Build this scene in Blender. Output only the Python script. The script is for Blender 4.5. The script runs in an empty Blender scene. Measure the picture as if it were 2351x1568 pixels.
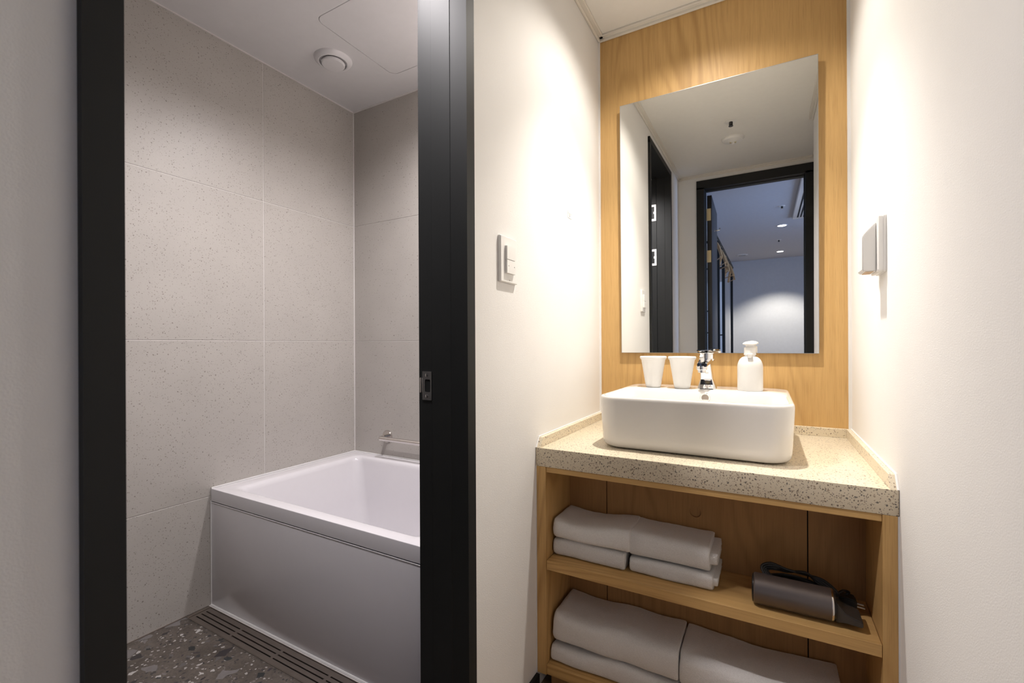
import bpy, bmesh, math, random
from mathutils import Vector, Matrix, noise
R = math.radians
random.seed(7)
scene = bpy.context.scene
COL = scene.collection

# ------------------------------------------------------------------ camera, world, exposure
cd = bpy.data.cameras.new('camera')
cam = bpy.data.objects.new('camera', cd)
COL.objects.link(cam)
cd.sensor_width = 36.0
cd.sensor_fit = 'HORIZONTAL'
cd.lens = 1038.4866 * 36.0 / 2351.0
cd.shift_y = 7.7 / 2351.0
cd.clip_start = 0.01
cam.matrix_world = Matrix.Rotation(0.5126, 4, 'Z') @ Matrix.Rotation(R(90), 4, 'X') @ Matrix.Rotation(-0.0047, 4, 'Z')
cd.dof.use_dof = True
cd.dof.focus_distance = 1.7
cd.dof.aperture_fstop = 7.0
scene.camera = cam

w = bpy.data.worlds.new('world')
scene.world = w
w.use_nodes = True
w.node_tree.nodes['Background'].inputs[0].default_value = (0.5, 0.55, 0.7, 1)
w.node_tree.nodes['Background'].inputs[1].default_value = 0.02

vs = scene.view_settings
vs.view_transform = 'Standard'
vs.look = 'None'
vs.gamma = 1.0
vs.use_curve_mapping = False
vs.exposure = 0.0
scene.display_settings.display_device = 'sRGB'

WARM = (1.0, 0.93, 0.845)
NEUT = (1.0, 0.945, 0.955)

def spot(name, loc, energy, color, angle, blend=1.0, radius=0.03):
    l = bpy.data.lights.new(name, 'SPOT')
    l.energy = energy; l.color = color; l.spot_size = R(angle); l.spot_blend = blend
    l.shadow_soft_size = radius
    o = bpy.data.objects.new(name, l); COL.objects.link(o); o.location = loc
    return o

def area(name, loc, energy, color, sx, sy, rot=(0, 0, 0)):
    l = bpy.data.lights.new(name, 'AREA')
    l.energy = energy; l.color = color; l.shape = 'RECTANGLE'; l.size = sx; l.size_y = sy
    o = bpy.data.objects.new(name, l); COL.objects.link(o); o.location = loc; o.rotation_euler = rot
    return o

ZC = 1.335          # vestibule ceiling
ZB = 1.2205         # bathroom ceiling
ZD = 1.33           # bedroom ceiling
# vanity downlight, bathroom downlights, bedroom downlights, bedroom window daylight
spot('vanity_downlight_lamp', (-0.22, 1.50, ZC - 0.012), 104.0, WARM, 84, 0.9, 0.022)
spot('vanity_downlight_spill', (-0.22, 1.50, ZC - 0.010), 30.0, WARM, 138, 0.6, 0.03)
spot('bathroom_downlight_lamp', (-0.93, 1.33, ZB - 0.012), 62.0, NEUT, 158, .8, 0.03)
spot('bathroom_downlight_lamp', (-0.95, 0.60, ZB - 0.012), 70.0, NEUT, 158, .8, 0.03)
spot('bedroom_downlight_lamp', (0.168, -2.57, ZD - 0.012), 8.0, (1, .93, .85), 90, 0.7, 0.03)
spot('bedroom_downlight_lamp', (0.194, -4.58, ZD - 0.012), 170.0, (1, .94, .87), 108, 0.5, 0.03)
area('bedroom_window_daylight', (2.56, -1.0, 0.35), 70.0, (0.40, 0.57, 1.0), 1.5, 0.95, (0, R(90), 0))

# ------------------------------------------------------------------ tags
def tag(o, label=None, cat=None, group=None, kind=None):
    if label: o['label'] = label
    if cat: o['category'] = cat
    if group: o['group'] = group
    if kind: o['kind'] = kind
    return o

def empty(name, loc, label=None, cat=None, group=None):
    o = bpy.data.objects.new(name, None)
    o.empty_display_size = 0.05
    COL.objects.link(o); o.location = loc
    return tag(o, label, cat, group)

# ------------------------------------------------------------------ materials
class NT:
    def __init__(s, name):
        s.m = bpy.data.materials.new(name); s.m.use_nodes = True
        s.t = s.m.node_tree; s.b = s.t.nodes['Principled BSDF']
    def n(s, typ, **kw):
        nd = s.t.nodes.new(typ)
        for k, v in kw.items():
            if k.startswith('_'): setattr(nd, k[1:], v)
        return nd
    def l(s, a, b): s.t.links.new(a, b)
    def coord(s, scale=(1, 1, 1)):
        tc = s.n('ShaderNodeNewGeometry')
        mp = s.n('ShaderNodeMapping'); mp.inputs['Scale'].default_value = scale
        s.l(tc.outputs['Position'], mp.inputs['Vector']); return mp.outputs[0]
    def noise(s, vec, scale, detail=3, rough=.5, dist=0):
        nd = s.n('ShaderNodeTexNoise'); s.l(vec, nd.inputs['Vector'])
        nd.inputs['Scale'].default_value = scale; nd.inputs['Detail'].default_value = detail
        nd.inputs['Roughness'].default_value = rough; nd.inputs['Distortion'].default_value = dist
        return nd
    def ramp(s, fac, stops, interp='LINEAR'):
        r = s.n('ShaderNodeValToRGB'); r.color_ramp.interpolation = interp
        e = r.color_ramp.elements
        while len(e) < len(stops): e.new(0.5)
        for i, (p, c) in enumerate(stops):
            e[i].position = p; e[i].color = (*c, 1) if len(c) == 3 else c
        s.l(fac, r.inputs[0]); return r.outputs[0]
    def math(s, op, a, b=None, c=None):
        nd = s.n('ShaderNodeMath'); nd.operation = op
        for i, x in enumerate((a, b, c)):
            if x is None: continue
            if isinstance(x, (int, float)): nd.inputs[i].default_value = x
            else: s.l(x, nd.inputs[i])
        return nd.outputs[0]
    def mix(s, fac, a, b, mode='MIX'):
        nd = s.n('ShaderNodeMix'); nd.data_type = 'RGBA'; nd.blend_type = mode
        for idx, x in ((0, fac), (6, a), (7, b)):
            if isinstance(x, (int, float)): nd.inputs[idx].default_value = x
            elif isinstance(x, tuple): nd.inputs[idx].default_value = (*x, 1)
            else: s.l(x, nd.inputs[idx])
        return nd.outputs[2]
    def bump(s, h, strength=.2, dist=.001):
        nd = s.n('ShaderNodeBump'); nd.inputs['Strength'].default_value = strength
        nd.inputs['Distance'].default_value = dist
        s.l(h, nd.inputs['Height']); s.l(nd.outputs[0], s.b.inputs['Normal'])
    def set(s, **kw):
        for k, v in kw.items():
            i = s.b.inputs[k.replace('_', ' ')]
            if isinstance(v, tuple): i.default_value = (*v, 1)
            elif isinstance(v, (int, float)): i.default_value = v
            else: s.l(v, i)
        return s

def plain(name, col, rough=.5, metal=0, var=.03, **kw):
    """a nearly even paint or plastic, with a faint procedural variation"""
    t = NT(name)
    nz = t.noise(t.coord(), 30, 2)
    c = t.ramp(nz.outputs[0], [(.3, tuple(x * (1 - var) for x in col)), (.7, tuple(min(1, x * (1 + var)) for x in col))])
    t.set(Base_Color=c, Roughness=rough, Metallic=metal, **kw)
    return t.m

def wallpaper():
    t = NT('white_wallpaper')
    v = t.coord()
    fine = t.noise(v, 420, 3, .6); big = t.noise(v, 3, 2)
    c = t.ramp(big.outputs[0], [(.3, (.785, .77, .75)), (.7, (.815, .80, .78))])
    t.set(Base_Color=c, Roughness=.85, Specular_IOR_Level=.2)
    t.bump(fine.outputs[0], .35, .0012)
    return t.m

def oak(name, light=(.66, .42, .17), dark=(.50, .285, .095), horizontal=False):
    t = NT(name)
    g = t.n('ShaderNodeNewGeometry'); sep = t.n('ShaderNodeSeparateXYZ'); t.l(g.outputs['Position'], sep.inputs[0])
    if horizontal:      # grain along x
        across = t.math('ADD', sep.outputs[1], sep.outputs[2]); along = sep.outputs[0]
    else:               # grain along z
        across = t.math('ADD', sep.outputs[0], sep.outputs[1]); along = sep.outputs[2]
    def vec(a, b):
        cb = t.n('ShaderNodeCombineXYZ')
        t.l(t.math('MULTIPLY', across, a), cb.inputs[0]); t.l(t.math('MULTIPLY', along, b), cb.inputs[1]); return cb.outputs[0]
    contour = t.noise(vec(4.2, .62), 1.0, 1.5, .35)
    rings = t.math('SINE', t.math('MULTIPLY', contour.outputs[0], 120))
    rings01 = t.math('MULTIPLY_ADD', rings, .5, .5)
    ringp = t.math('POWER', rings01, 2.5)
    gate = t.ramp(t.noise(vec(5.0, .35), 1.0, 1).outputs[0], [(.42, (.12,) * 3), (.62, (1,) * 3)])
    streak = t.noise(vec(90, 2.2), 1.0, 4, .65)
    fine = t.noise(vec(420, 9), 1.0, 3, .6)
    base = t.ramp(streak.outputs[0], [(.25, dark), (.72, light)])
    base = t.mix(.45, base, light)
    k = t.math('MULTIPLY', t.math('MULTIPLY', ringp, gate), .62)
    base = t.mix(k, base, tuple(x * .82 for x in dark))
    pores = t.ramp(fine.outputs[0], [(.52, (0,) * 3), (.70, (1,) * 3)])
    base = t.mix(t.math('MULTIPLY', pores, .40), base, tuple(x * .75 for x in dark))
    t.set(Base_Color=base, Roughness=.48, Specular_IOR_Level=.35)
    t.bump(fine.outputs[0], .15, .0006)
    return t.m

def speckled(name, base, chips, scales, rough=.3, warp=.6, basevar=.06, size=(.16, .34), density=.5, spec=.4):
    """stone with chips: voronoi cells whose random value decides chip size and colour"""
    t = NT(name)
    v = t.coord()
    nz = t.noise(v, 6, 3)
    col = t.ramp(nz.outputs[0], [(.3, tuple(x * (1 - basevar) for x in base)), (.7, tuple(x * (1 + basevar) for x in base))])
    for k, sc in enumerate(scales):
        wn = t.noise(v, sc * 1.6, 2)
        add = t.n('ShaderNodeVectorMath', _operation='MULTIPLY_ADD')
        t.l(wn.outputs['Color'], add.inputs[0]); add.inputs[1].default_value = (warp / sc,) * 3; t.l(v, add.inputs[2])
        vo = t.n('ShaderNodeTexVoronoi'); t.l(add.outputs[0], vo.inputs['Vector']); vo.inputs['Scale'].default_value = sc
        sp = t.n('ShaderNodeSeparateColor'); t.l(vo.outputs['Color'], sp.inputs[0])
        rad = t.math('MULTIPLY_ADD', sp.outputs[0], size[1] - size[0], size[0])
        on = t.math('LESS_THAN', sp.outputs[1], density)
        m = t.math('MULTIPLY', t.math('LESS_THAN', vo.outputs['Distance'], rad), on)
        cc = t.ramp(sp.outputs[2], [(i / max(1, len(chips)), c) for i, c in enumerate(chips)], 'CONSTANT')
        col = t.mix(m, col, cc)
    t.set(Base_Color=col, Roughness=rough, Specular_IOR_Level=spec)
    return t

M = {}
M['wall'] = wallpaper()
M['ceil'] = plain('ceiling_white', (.83, .81, .765), .8, 0, .01)
M['ceil_bath'] = plain('bathroom_ceiling_panel', (.76, .75, .76), .42, 0, .01)
M['trim'] = plain('trim_cream', (.74, .70, .63), .55, 0, .01)
M['oak'] = oak('oak_veneer')
M['oak_h'] = oak('oak_veneer_lengthwise', horizontal=True)
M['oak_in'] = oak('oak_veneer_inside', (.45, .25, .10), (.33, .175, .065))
_q = speckled('beige_quartz', (.69, .605, .46), [(.20, .15, .11), (.30, .23, .17), (.16, .14, .12), (.40, .31, .22)], (180, 300), .28, .9, .03, (.12, .42), .44)
M['quartz'] = _q.m
_t = speckled('speckled_wall_tile', (.475, .447, .415), [(.31, .275, .24), (.36, .325, .295), (.23, .20, .175)], (130, 230), .36, 1.1, .035, (.06, .33), .55)
_t.bump(_t.noise(_t.coord(), 160, 3, .6).outputs[0], .22, .0012)
M['tile'] = _t.m
M['grout'] = plain('pale_grout', (.73, .70, .68), .8)
def terrazzo():
    t = NT('dark_terrazzo')
    v = t.coord()
    nz = t.noise(v, 9, 5, .7); n2 = t.noise(v, 130, 3, .7)
    col = t.ramp(nz.outputs[0], [(.3, (.072, .060, .050)), (.7, (.150, .127, .108))])
    col = t.mix(t.math('MULTIPLY', t.ramp(n2.outputs[0], [(.45, (0,) * 3), (.62, (1,) * 3)]), .35), col, (.045, .038, .036))
    layers = ((95, .75, [(.05, .045, .045), (.20, .18, .17), (.09, .075, .07), (.40, .38, .36)], .42, .9),
              (42, .68, [(.035, .036, .037), (.13, .12, .115), (.50, .48, .46), (.05, .04, .045), (.24, .22, .205)], .54, 1.0),
              (19, .50, [(.022, .025, .026), (.20, .185, .18), (.035, .03, .032), (.03, .034, .036)], .62, .9))
    for sc, density, chips, size, warp in layers:
        wn = t.noise(v, sc * .9, 1)
        add = t.n('ShaderNodeVectorMath', _operation='MULTIPLY_ADD')
        t.l(wn.outputs['Color'], add.inputs[0]); add.inputs[1].default_value = (warp / sc,) * 3; t.l(v, add.inputs[2])
        vo = t.n('ShaderNodeTexVoronoi'); t.l(add.outputs[0], vo.inputs['Vector']); vo.inputs['Scale'].default_value = sc
        vo.feature = 'F1'; vo.distance = 'MANHATTAN' if sc < 60 else 'EUCLIDEAN'
        sp = t.n('ShaderNodeSeparateColor'); t.l(vo.outputs['Color'], sp.inputs[0])
        m = t.math('MULTIPLY', t.math('LESS_THAN', vo.outputs['Distance'], t.math('MULTIPLY_ADD', sp.outputs[0], size, .08)), t.math('LESS_THAN', sp.outputs[1], density))
        cc = t.ramp(sp.outputs[2], [(i / max(1, len(chips)), c) for i, c in enumerate(chips)], 'CONSTANT')
        n3 = t.noise(v, sc * 3, 3)
        cc = t.mix(t.math('MULTIPLY', n3.outputs[0], .35), cc, (.06, .055, .052))
        col = t.mix(m, col, cc)
    t.set(Base_Color=col, Roughness=.30, Specular_IOR_Level=.5)
    t.bump(nz.outputs[0], .12, .002)
    return t.m
M['terrazzo'] = terrazzo()
M['frame'] = plain('charcoal_frame', (.0145, .0155, .0155), .54, 0, .03, Specular_IOR_Level=.28)
M['doorleaf'] = plain('charcoal_door', (.030, .031, .034), .5, 0, .03)
M['ceramic'] = plain('white_ceramic', (.84, .82, .79), .09, 0, .005, Coat_Weight=.3, Coat_Roughness=.03)
M['acrylic'] = plain('white_acrylic', (.74, .72, .745), .14, 0, .005)
M['plastic'] = plain('white_plastic', (.80, .79, .77), .35, 0, .01)
M['plastic_soft'] = plain('white_cup_plastic', (.83, .82, .80), .3, 0, .01, Subsurface_Weight=.0)
M['chrome'] = plain('chrome', (.86, .86, .87), .045, 1, .005)
M['steel'] = plain('brushed_steel', (.50, .49, .48), .3, 1, .03)
M['steel_dark'] = plain('bronzed_steel_drain', (.36, .31, .275), .42, .85, .05)
M['steel_pol'] = plain('polished_steel', (.70, .66, .63), .10, 1, .01)
M['brass'] = plain('pale_brass', (.72, .63, .42), .35, 1, .02)
M['black'] = plain('black_void', (.004, .004, .004), .9)
M['rubber'] = plain('black_cord', (.012, .011, .011), .45)
M['dryer'] = plain('dark_bronze_metallic', (.17, .145, .135), .36, .75, .03)
M['dryer_end'] = plain('black_gloss_plastic', (.015, .014, .014), .2)
M['smoke_plastic'] = plain('smoky_clear_plastic', (.05, .046, .043), .16, 0, .01)
M['silicone'] = plain('white_silicone', (.82, .81, .80), .35, 0, .01)
M['bedwall'] = plain('bedroom_wall_paint', (.56, .56, .56), .85, 0, .02)
M['bedceil'] = plain('bedroom_ceiling_paint', (.60, .60, .62), .85, 0, .02)
M['bedfloor'] = oak('bedroom_floor_wood', (.30, .20, .11), (.20, .12, .06), True)
M['beech'] = oak('hanger_wood', (.62, .40, .20), (.45, .27, .12))
M['ink'] = plain('grey_print', (.25, .24, .23), .6)
mm = plain('mirror_silver', (.94, .95, .93), .0, 1, .0)
mm.node_tree.nodes['Principled BSDF'].inputs['Roughness'].default_value = 0.004
M['mirror'] = mm
gl = NT('smoked_sensor_glass'); gl.set(Base_Color=(.03, .03, .03), Roughness=.2); M['dark_glass'] = gl.m
em = NT('lamp_glow'); em.set(Base_Color=(1, 1, 1), Emission_Color=(1, .95, .88), Emission_Strength=14.0); M['glow'] = em.m
em = NT('lamp_glow_warm'); em.set(Base_Color=(1, 1, 1), Emission_Color=(1, .85, .65), Emission_Strength=8.0); M['glow_warm'] = em.m

def terry():
    t = NT('white_terry_cloth')
    v = t.coord()
    a = t.noise(v, 520, 3, .7); b = t.noise(v, 90, 3, .6)
    c = t.ramp(a.outputs[0], [(.3, (.77, .745, .715)), (.65, (.92, .90, .875))])
    h = t.math('ADD', a.outputs[0], t.math('MULTIPLY', b.outputs[0], .8))
    t.set(Base_Color=c, Roughness=.95, Specular_IOR_Level=.1, Sheen_Weight=.35)
    t.bump(h, .9, .0022)
    return t.m
M['terry'] = terry()

# ------------------------------------------------------------------ mesh helpers
def link(name, bm, mat, parent=None, smooth=False, mats=None, angle=35):
    me = bpy.data.meshes.new(name)
    bmesh.ops.recalc_face_normals(bm, faces=bm.faces[:])
    bm.to_mesh(me); bm.free()
    for m in (mats or [mat]): me.materials.append(m)
    if smooth:
        me.polygons.foreach_set('use_smooth', [True] * len(me.polygons))
        try: me.set_sharp_from_angle(angle=R(angle))
        except Exception: pass
    o = bpy.data.objects.new(name, me)
    COL.objects.link(o)
    if parent is not None:
        o.parent = parent
        o.location = tuple(-c for c in WLOC.get(parent.name, (0, 0, 0))) if parent.type == 'EMPTY' else (0, 0, 0)
    return o
WLOC = {}
def thing(name, loc, label, cat, group=None):
    o = empty(name, loc, label, cat, group); WLOC[o.name] = loc; return o

def box_bm(x0, x1, y0, y1, z0, z1, bevel=0, seg=2, bm=None):
    b = bmesh.new()
    vsx = [b.verts.new((x, y, z)) for x in (x0, x1) for y in (y0, y1) for z in (z0, z1)]
    for f in ((0, 1, 3, 2), (4, 6, 7, 5), (0, 4, 5, 1), (2, 3, 7, 6), (0, 2, 6, 4), (1, 5, 7, 3)):
        b.faces.new([vsx[i] for i in f])
    if bevel: bmesh.ops.bevel(b, geom=b.edges[:], offset=bevel, segments=seg, affect='EDGES', profile=.5)
    if bm is None: return b
    me = bpy.data.meshes.new('tmp'); b.to_mesh(me); b.free(); bm.from_mesh(me); bpy.data.meshes.remove(me)
    return bm

def box(name, x0, x1, y0, y1, z0, z1, mat, parent=None, bevel=0, seg=2, smooth=None):
    return link(name, box_bm(x0, x1, y0, y1, z0, z1, bevel, seg), mat, parent, bool(bevel) if smooth is None else smooth)

def boxes(name, lst, mat, parent=None, bevel=0):
    bm = bmesh.new()
    for b in lst: box_bm(*b, bevel=bevel, bm=bm)
    return link(name, bm, mat, parent, bool(bevel))

def loft(rings, cap0=True, cap1=True, closed=True, bm=None):
    bm = bm or bmesh.new()
    vr = [[bm.verts.new(p) for p in r] for r in rings]
    n = len(rings[0])
    for a, b in zip(vr, vr[1:]):
        for i in range(n if closed else n - 1):
            j = (i + 1) % n
            bm.faces.new((a[i], a[j], b[j], b[i]))
    if cap0: bm.faces.new(list(reversed(vr[0])))
    if cap1: bm.faces.new(vr[-1])
    return bm

def lathe(profile, c, n=40, axis='z', cap0=True, cap1=True, bm=None):
    rings = []
    for r, h in profile:
        ring = []
        for i in range(n):
            a = 2 * math.pi * i / n
            p = (r * math.cos(a), r * math.sin(a), h)
            if axis == 'y': p = (p[0], p[2], p[1])
            if axis == 'x': p = (p[2], p[0], p[1])
            ring.append((c[0] + p[0], c[1] + p[1], c[2] + p[2]))
        rings.append(ring)
    return loft(rings, cap0, cap1, bm=bm)

def rrect(x0, x1, y0, y1, z, r, n=8):
    pts = []
    for cx, cy, a0 in ((x1 - r, y1 - r, 0), (x0 + r, y1 - r, 90), (x0 + r, y0 + r, 180), (x1 - r, y0 + r, 270)):
        for i in range(n + 1):
            a = R(a0 + 90 * i / n)
            pts.append((cx + r * math.cos(a), cy + r * math.sin(a), z))
    return pts

def tube_bm(pts, r, n=10, bm=None):
    pts = [Vector(p) for p in pts]
    rings = []
    up = Vector((0, 0, 1))
    prev = None
    for i, p in enumerate(pts):
        d = (pts[min(i + 1, len(pts) - 1)] - pts[max(i - 1, 0)]).normalized()
        s = (prev if prev is not None else (d.cross(up) if abs(d.z) < .95 else d.cross(Vector((1, 0, 0)))))
        s = (s - d * s.dot(d)).normalized(); prev = s
        t = d.cross(s)
        rr = r[i] if isinstance(r, (list, tuple)) else r
        rings.append([p + (s * math.cos(2 * math.pi * k / n) + t * math.sin(2 * math.pi * k / n)) * rr for k in range(n)])
    return loft(rings, bm=bm)

def spline(pts, k=8):
    P = [Vector(p) for p in pts]; out = []
    for i in range(len(P) - 1):
        p0, p1, p2, p3 = P[max(i - 1, 0)], P[i], P[i + 1], P[min(i + 2, len(P) - 1)]
        for j in range(k):
            t = j / k
            out.append(.5 * ((2 * p1) + (-p0 + p2) * t + (2 * p0 - 5 * p1 + 4 * p2 - p3) * t * t + (-p0 + 3 * p1 - 3 * p2 + p3) * t ** 3))
    out.append(P[-1]); return out

def prism(name, poly, z0, z1, mat, parent=None, axis='z', bevel=0):
    """extrude a 2D polygon; axis z: (x,y); axis x: (y,z) ; axis y: (x,z)"""
    def p3(a, b, h): return {'z': (a, b, h), 'x': (h, a, b), 'y': (a, h, b)}[axis]
    bm = loft([[p3(a, b, z0) for a, b in poly], [p3(a, b, z1) for a, b in poly]])
    if bevel: bmesh.ops.bevel(bm, geom=bm.edges[:], offset=bevel, segments=2, affect='EDGES')
    return link(name, bm, mat, parent, bool(bevel))

def struct(o, label=None): o['kind'] = 'structure'; return o if not label else tag(o, label)

# ------------------------------------------------------------------ dimensions (metres, camera at the origin)
XL, XR = -0.635, 0.2522      # vestibule side walls
XRW = 0.325                  # the wider part of the vestibule behind the niche
XJOG = 0.50
YB = 1.914                   # niche back wall
YV = -0.214                  # vestibule wall behind the camera
ZF = -1.085                  # vestibule floor
XT, YT = -1.8844, 1.6624     # tiled walls of the bathroom
ZFB = -1.004                 # bathroom floor
XI = -0.775                  # bathroom side of the partition
DY0, DY1 = 0.228, 0.886      # clear opening
DZ = 1.23                   # head of the opening
CT = 1.265                   # top of the casing
YBN = -0.75                  # bathroom's near wall

# ------------------------------------------------------------------ setting
struct(boxes('wall_left', [(XI + .012, XL, YV - .02, DY0 - .03, ZF - .1, ZC + .1), (XI + .012, XL, DY1 + .03, YB + .1, ZF - .1, ZC + .1),
                           (XI + .012, XL, DY0 - .03, DY1 + .03, DZ + .03, ZC + .1)], M['wall']),
       'white textured wallpaper wall with the dark bathroom doorway')
struct(boxes('wall_right', [(XR, XR + .2, XJOG, YB + .1, ZF - .1, ZC + .1), (XRW, XR + .2, YV - .02, XJOG, ZF - .1, ZC + .1)], M['wall']),
       'white textured wallpaper wall to the right of the vanity')
struct(box('wall_back', XL, XR, YB, YB + .1, ZF - .1, ZC + .1, M['oak']), 'honey oak veneer panel wall behind the vanity mirror')
struct(boxes('wall_front', [(-1.2, -.438 - .012, YV - .12, YV, ZF - .1, ZC + .1), (.255 + .012, 2.6, YV - .12, YV, ZF - .1, ZC + .1),
                            (-.438 - .012, .255 + .012, YV - .12, YV, DZ + .01, ZC + .1)], M['wall']),
       'cream wall around the bedroom doorway seen in the mirror')
struct(box('floor', XI, 2.6, YV - .05, YB + .1, ZF - .1, ZF, M['bedfloor']), 'vestibule wood floor')
struct(box('ceiling', XL - .1, XR + .2, YV - .05, YB + .1, ZC, ZC + .1, M['ceil']), 'cream white ceiling over the vanity')
# bathroom shell
struct(box('floor', XT - .1, XI + .012, YBN - .1, .866, ZFB - .12, ZFB, M['terrazzo']), 'dark terrazzo bathroom floor with pale and black chips')
struct(box('floor', XT - .1, XI + .012, .947, YT + .1, ZFB - .12, ZFB, M['grout']), 'floor under the bathtub')
struct(box('floor', XT - .1, XI + .012, .866, .947, ZFB - .12, ZFB - .035, M['black']), 'dark trough of the linear drain')
o = box('ceiling', XT - .1, XI + .012, YBN - .1, YT + .1, ZB + .012, ZB + .1, M['black']); struct(o, 'void above the bathroom ceiling panels')
HX0, HX1, HY0, HY1 = -1.466, -1.05, 1.113, 1.522
def ring_plate(x0, x1, y0, y1, z0, z1, inner):
    """plate with a rounded-rect hole"""
    n = len(inner)
    cx, cy = sum(p[0] for p in inner) / n, sum(p[1] for p in inner) / n
    outer = []
    for p in inner:
        dx, dy = p[0] - cx, p[1] - cy
        s = []
        if dx > 1e-9: s.append((x1 - cx) / dx)
        if dx < -1e-9: s.append((x0 - cx) / dx)
        if dy > 1e-9: s.append((y1 - cy) / dy)
        if dy < -1e-9: s.append((y0 - cy) / dy)
        k = min(s); outer.append((cx + dx * k, cy + dy * k))
    # exact corners
    for cxy in ((x0, y0), (x0, y1), (x1, y0), (x1, y1)):
        i = min(range(n), key=lambda j: (outer[j][0] - cxy[0]) ** 2 + (outer[j][1] - cxy[1]) ** 2); outer[i] = cxy
    rings = [[(a, b, z1) for a, b in outer], [(a, b, z0) for a, b in outer], [(p[0], p[1], z0) for p in inner], [(p[0], p[1], z1) for p in inner]]
    bm = loft(rings, False, False)
    vr = list(bm.verts)
    for i in range(n):
        j = (i + 1) % n
        bm.faces.new((vr[3 * n + i], vr[3 * n + j], vr[j], vr[i]))
    return bm
o = link('ceiling', ring_plate(XT - .05, XI + .012, YBN - .05, YT + .05, ZB, ZB + .011, rrect(HX0, HX1, HY0, HY1, 0, .035, 8)), M['ceil_bath'])
struct(o, 'pale grey smooth bathroom ceiling with a rounded access hatch')
g = .0022
bm = loft([rrect(HX0 + g, HX1 - g, HY0 + g, HY1 - g, ZB + .0105, .033, 8), rrect(HX0 + g, HX1 - g, HY0 + g, HY1 - g, ZB + .0008, .033, 8), rrect(HX0 + g + .001, HX1 - g - .001, HY0 + g + .001, HY1 - g - .001, ZB, .032, 8)])
link('access_hatch', bm, M['ceil_bath'], o, False)
# thin pale bead where tiles meet the ceiling
struct(boxes('trim_1', [(XT, XT + .006, YBN, YT, ZB - .005, ZB), (XT, XI, YT - .006, YT, ZB - .005, ZB), (XT, XT + .004, YT - .004, YT, -.5514, ZB)], M['grout']), 'pale bead along the bathroom ceiling and corner')

# tiled walls: backing plus separate tiles
def tiled(name, backing, axis, plane, sgn, us, zs_, label):
    wl = struct(box(name, *backing, M['grout']), label)
    gp = .0013
    for i in range(len(us) - 1):
        for k in range(len(zs_) - 1):
            u0, u1, z0, z1 = us[i] + gp, us[i + 1] - gp, zs_[k] + gp, zs_[k + 1] - gp
            if axis == 'x': b = (min(plane, plane - sgn * .01), max(plane, plane - sgn * .01), u0, u1, z0, z1)
            else: b = (u0, u1, min(plane, plane - sgn * .01), max(plane, plane - sgn * .01), z0, z1)
            box('tile', *b, M['tile'], wl, .0006, 1, False)
    return wl
ZJ = [ZFB, -.5811, .0228, .6221, ZB]
tiled('wall_bathroom_left', (XT - .11, XT - .0015, YBN - .1, YT + .1, ZFB - .1, ZB + .1), 'x', XT, 1, [YBN, -.0254, 1.1746, YT], ZJ, 'greige speckled large-format tile wall left of the bathtub')
tiled('wall_bathroom_back', (XT - .01, XI + .012, YT + .0015, YT + .11, ZFB - .1, ZB + .1), 'y', YT, -1, [XT, -.80, XI + .012], ZJ, 'greige speckled tile wall behind the bathtub')
tiled('wall_bathroom_front', (XT - .01, XI + .012, YBN - .11, YBN - .0015, ZFB - .1, ZB + .1), 'y', YBN, 1, [XT, XI + .012], ZJ, 'speckled tile wall at the near end of the bathroom')
wr = struct(boxes('wall_bathroom_right', [(XI, XI + .0115, YBN, DY0 - .03, ZFB - .1, ZB + .02), (XI, XI + .0115, DY1 + .03, YT, ZFB - .1, ZB + .02), (XI, XI + .0115, DY0 - .03, DY1 + .03, DZ - .01, ZB + .02)], M['tile']), 'bathroom side of the partition wall')

# ceiling moulding (two steps) round the vestibule
def moulding(name, path, label):
    bm = bmesh.new()
    for (x0, y0, x1, y1, nx, ny) in path:
        for d, h in ((.010, .020), (.026, .009)):
            xa, xb = sorted((x0, x1)); ya, yb = sorted((y0, y1))
            if nx: xa, xb = sorted((x0, x0 + nx * d))
            if ny: ya, yb = sorted((y0, y0 + ny * d))
            box_bm(xa, xb, ya, yb, ZC - h, ZC + .001, .0025, 1, bm)
    return struct(link(name, bm, M['trim'], None, True), label)
moulding('trim_2', [(XL, YV, XL, YB, 1, 0)], 'cream ceiling moulding on the left wall')
moulding('trim_3', [(XL, YB, XR, YB, 0, -1)], 'cream ceiling moulding above the oak panel')
moulding('trim_4', [(XR, XJOG, XR, YB, -1, 0), (XRW, YV, XRW, XJOG, -1, 0)], 'cream ceiling moulding on the right wall')
moulding('trim_5', [(XL, YV, XRW, YV, 0, 1)], 'cream ceiling moulding above the bedroom doorway')
struct(box('trim_6', XL, XL + .007, YB - .007, YB, -.2933, ZC - .02, M['silicone']), 'thin pale corner bead left of the oak panel')
struct(box('trim_7', XR - .009, XR, YB - .009, YB, -.2933, ZC - .02, M['silicone']), 'thin pale corner bead right of the oak panel')
struct(boxes('baseboard_left', [(XL, XL + .012, YV, DY0 - .035, ZF, ZF + .055), (XL, XL + .012, DY1 + .04, 1.275, ZF, ZF + .055)], M['frame'], None, .001), 'dark baseboard on the left wall')
struct(boxes('baseboard_right', [(XR - .012, XR, XJOG, 1.275, ZF, ZF + .055)], M['frame'], None, .001), 'dark baseboard on the right wall')

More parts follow.
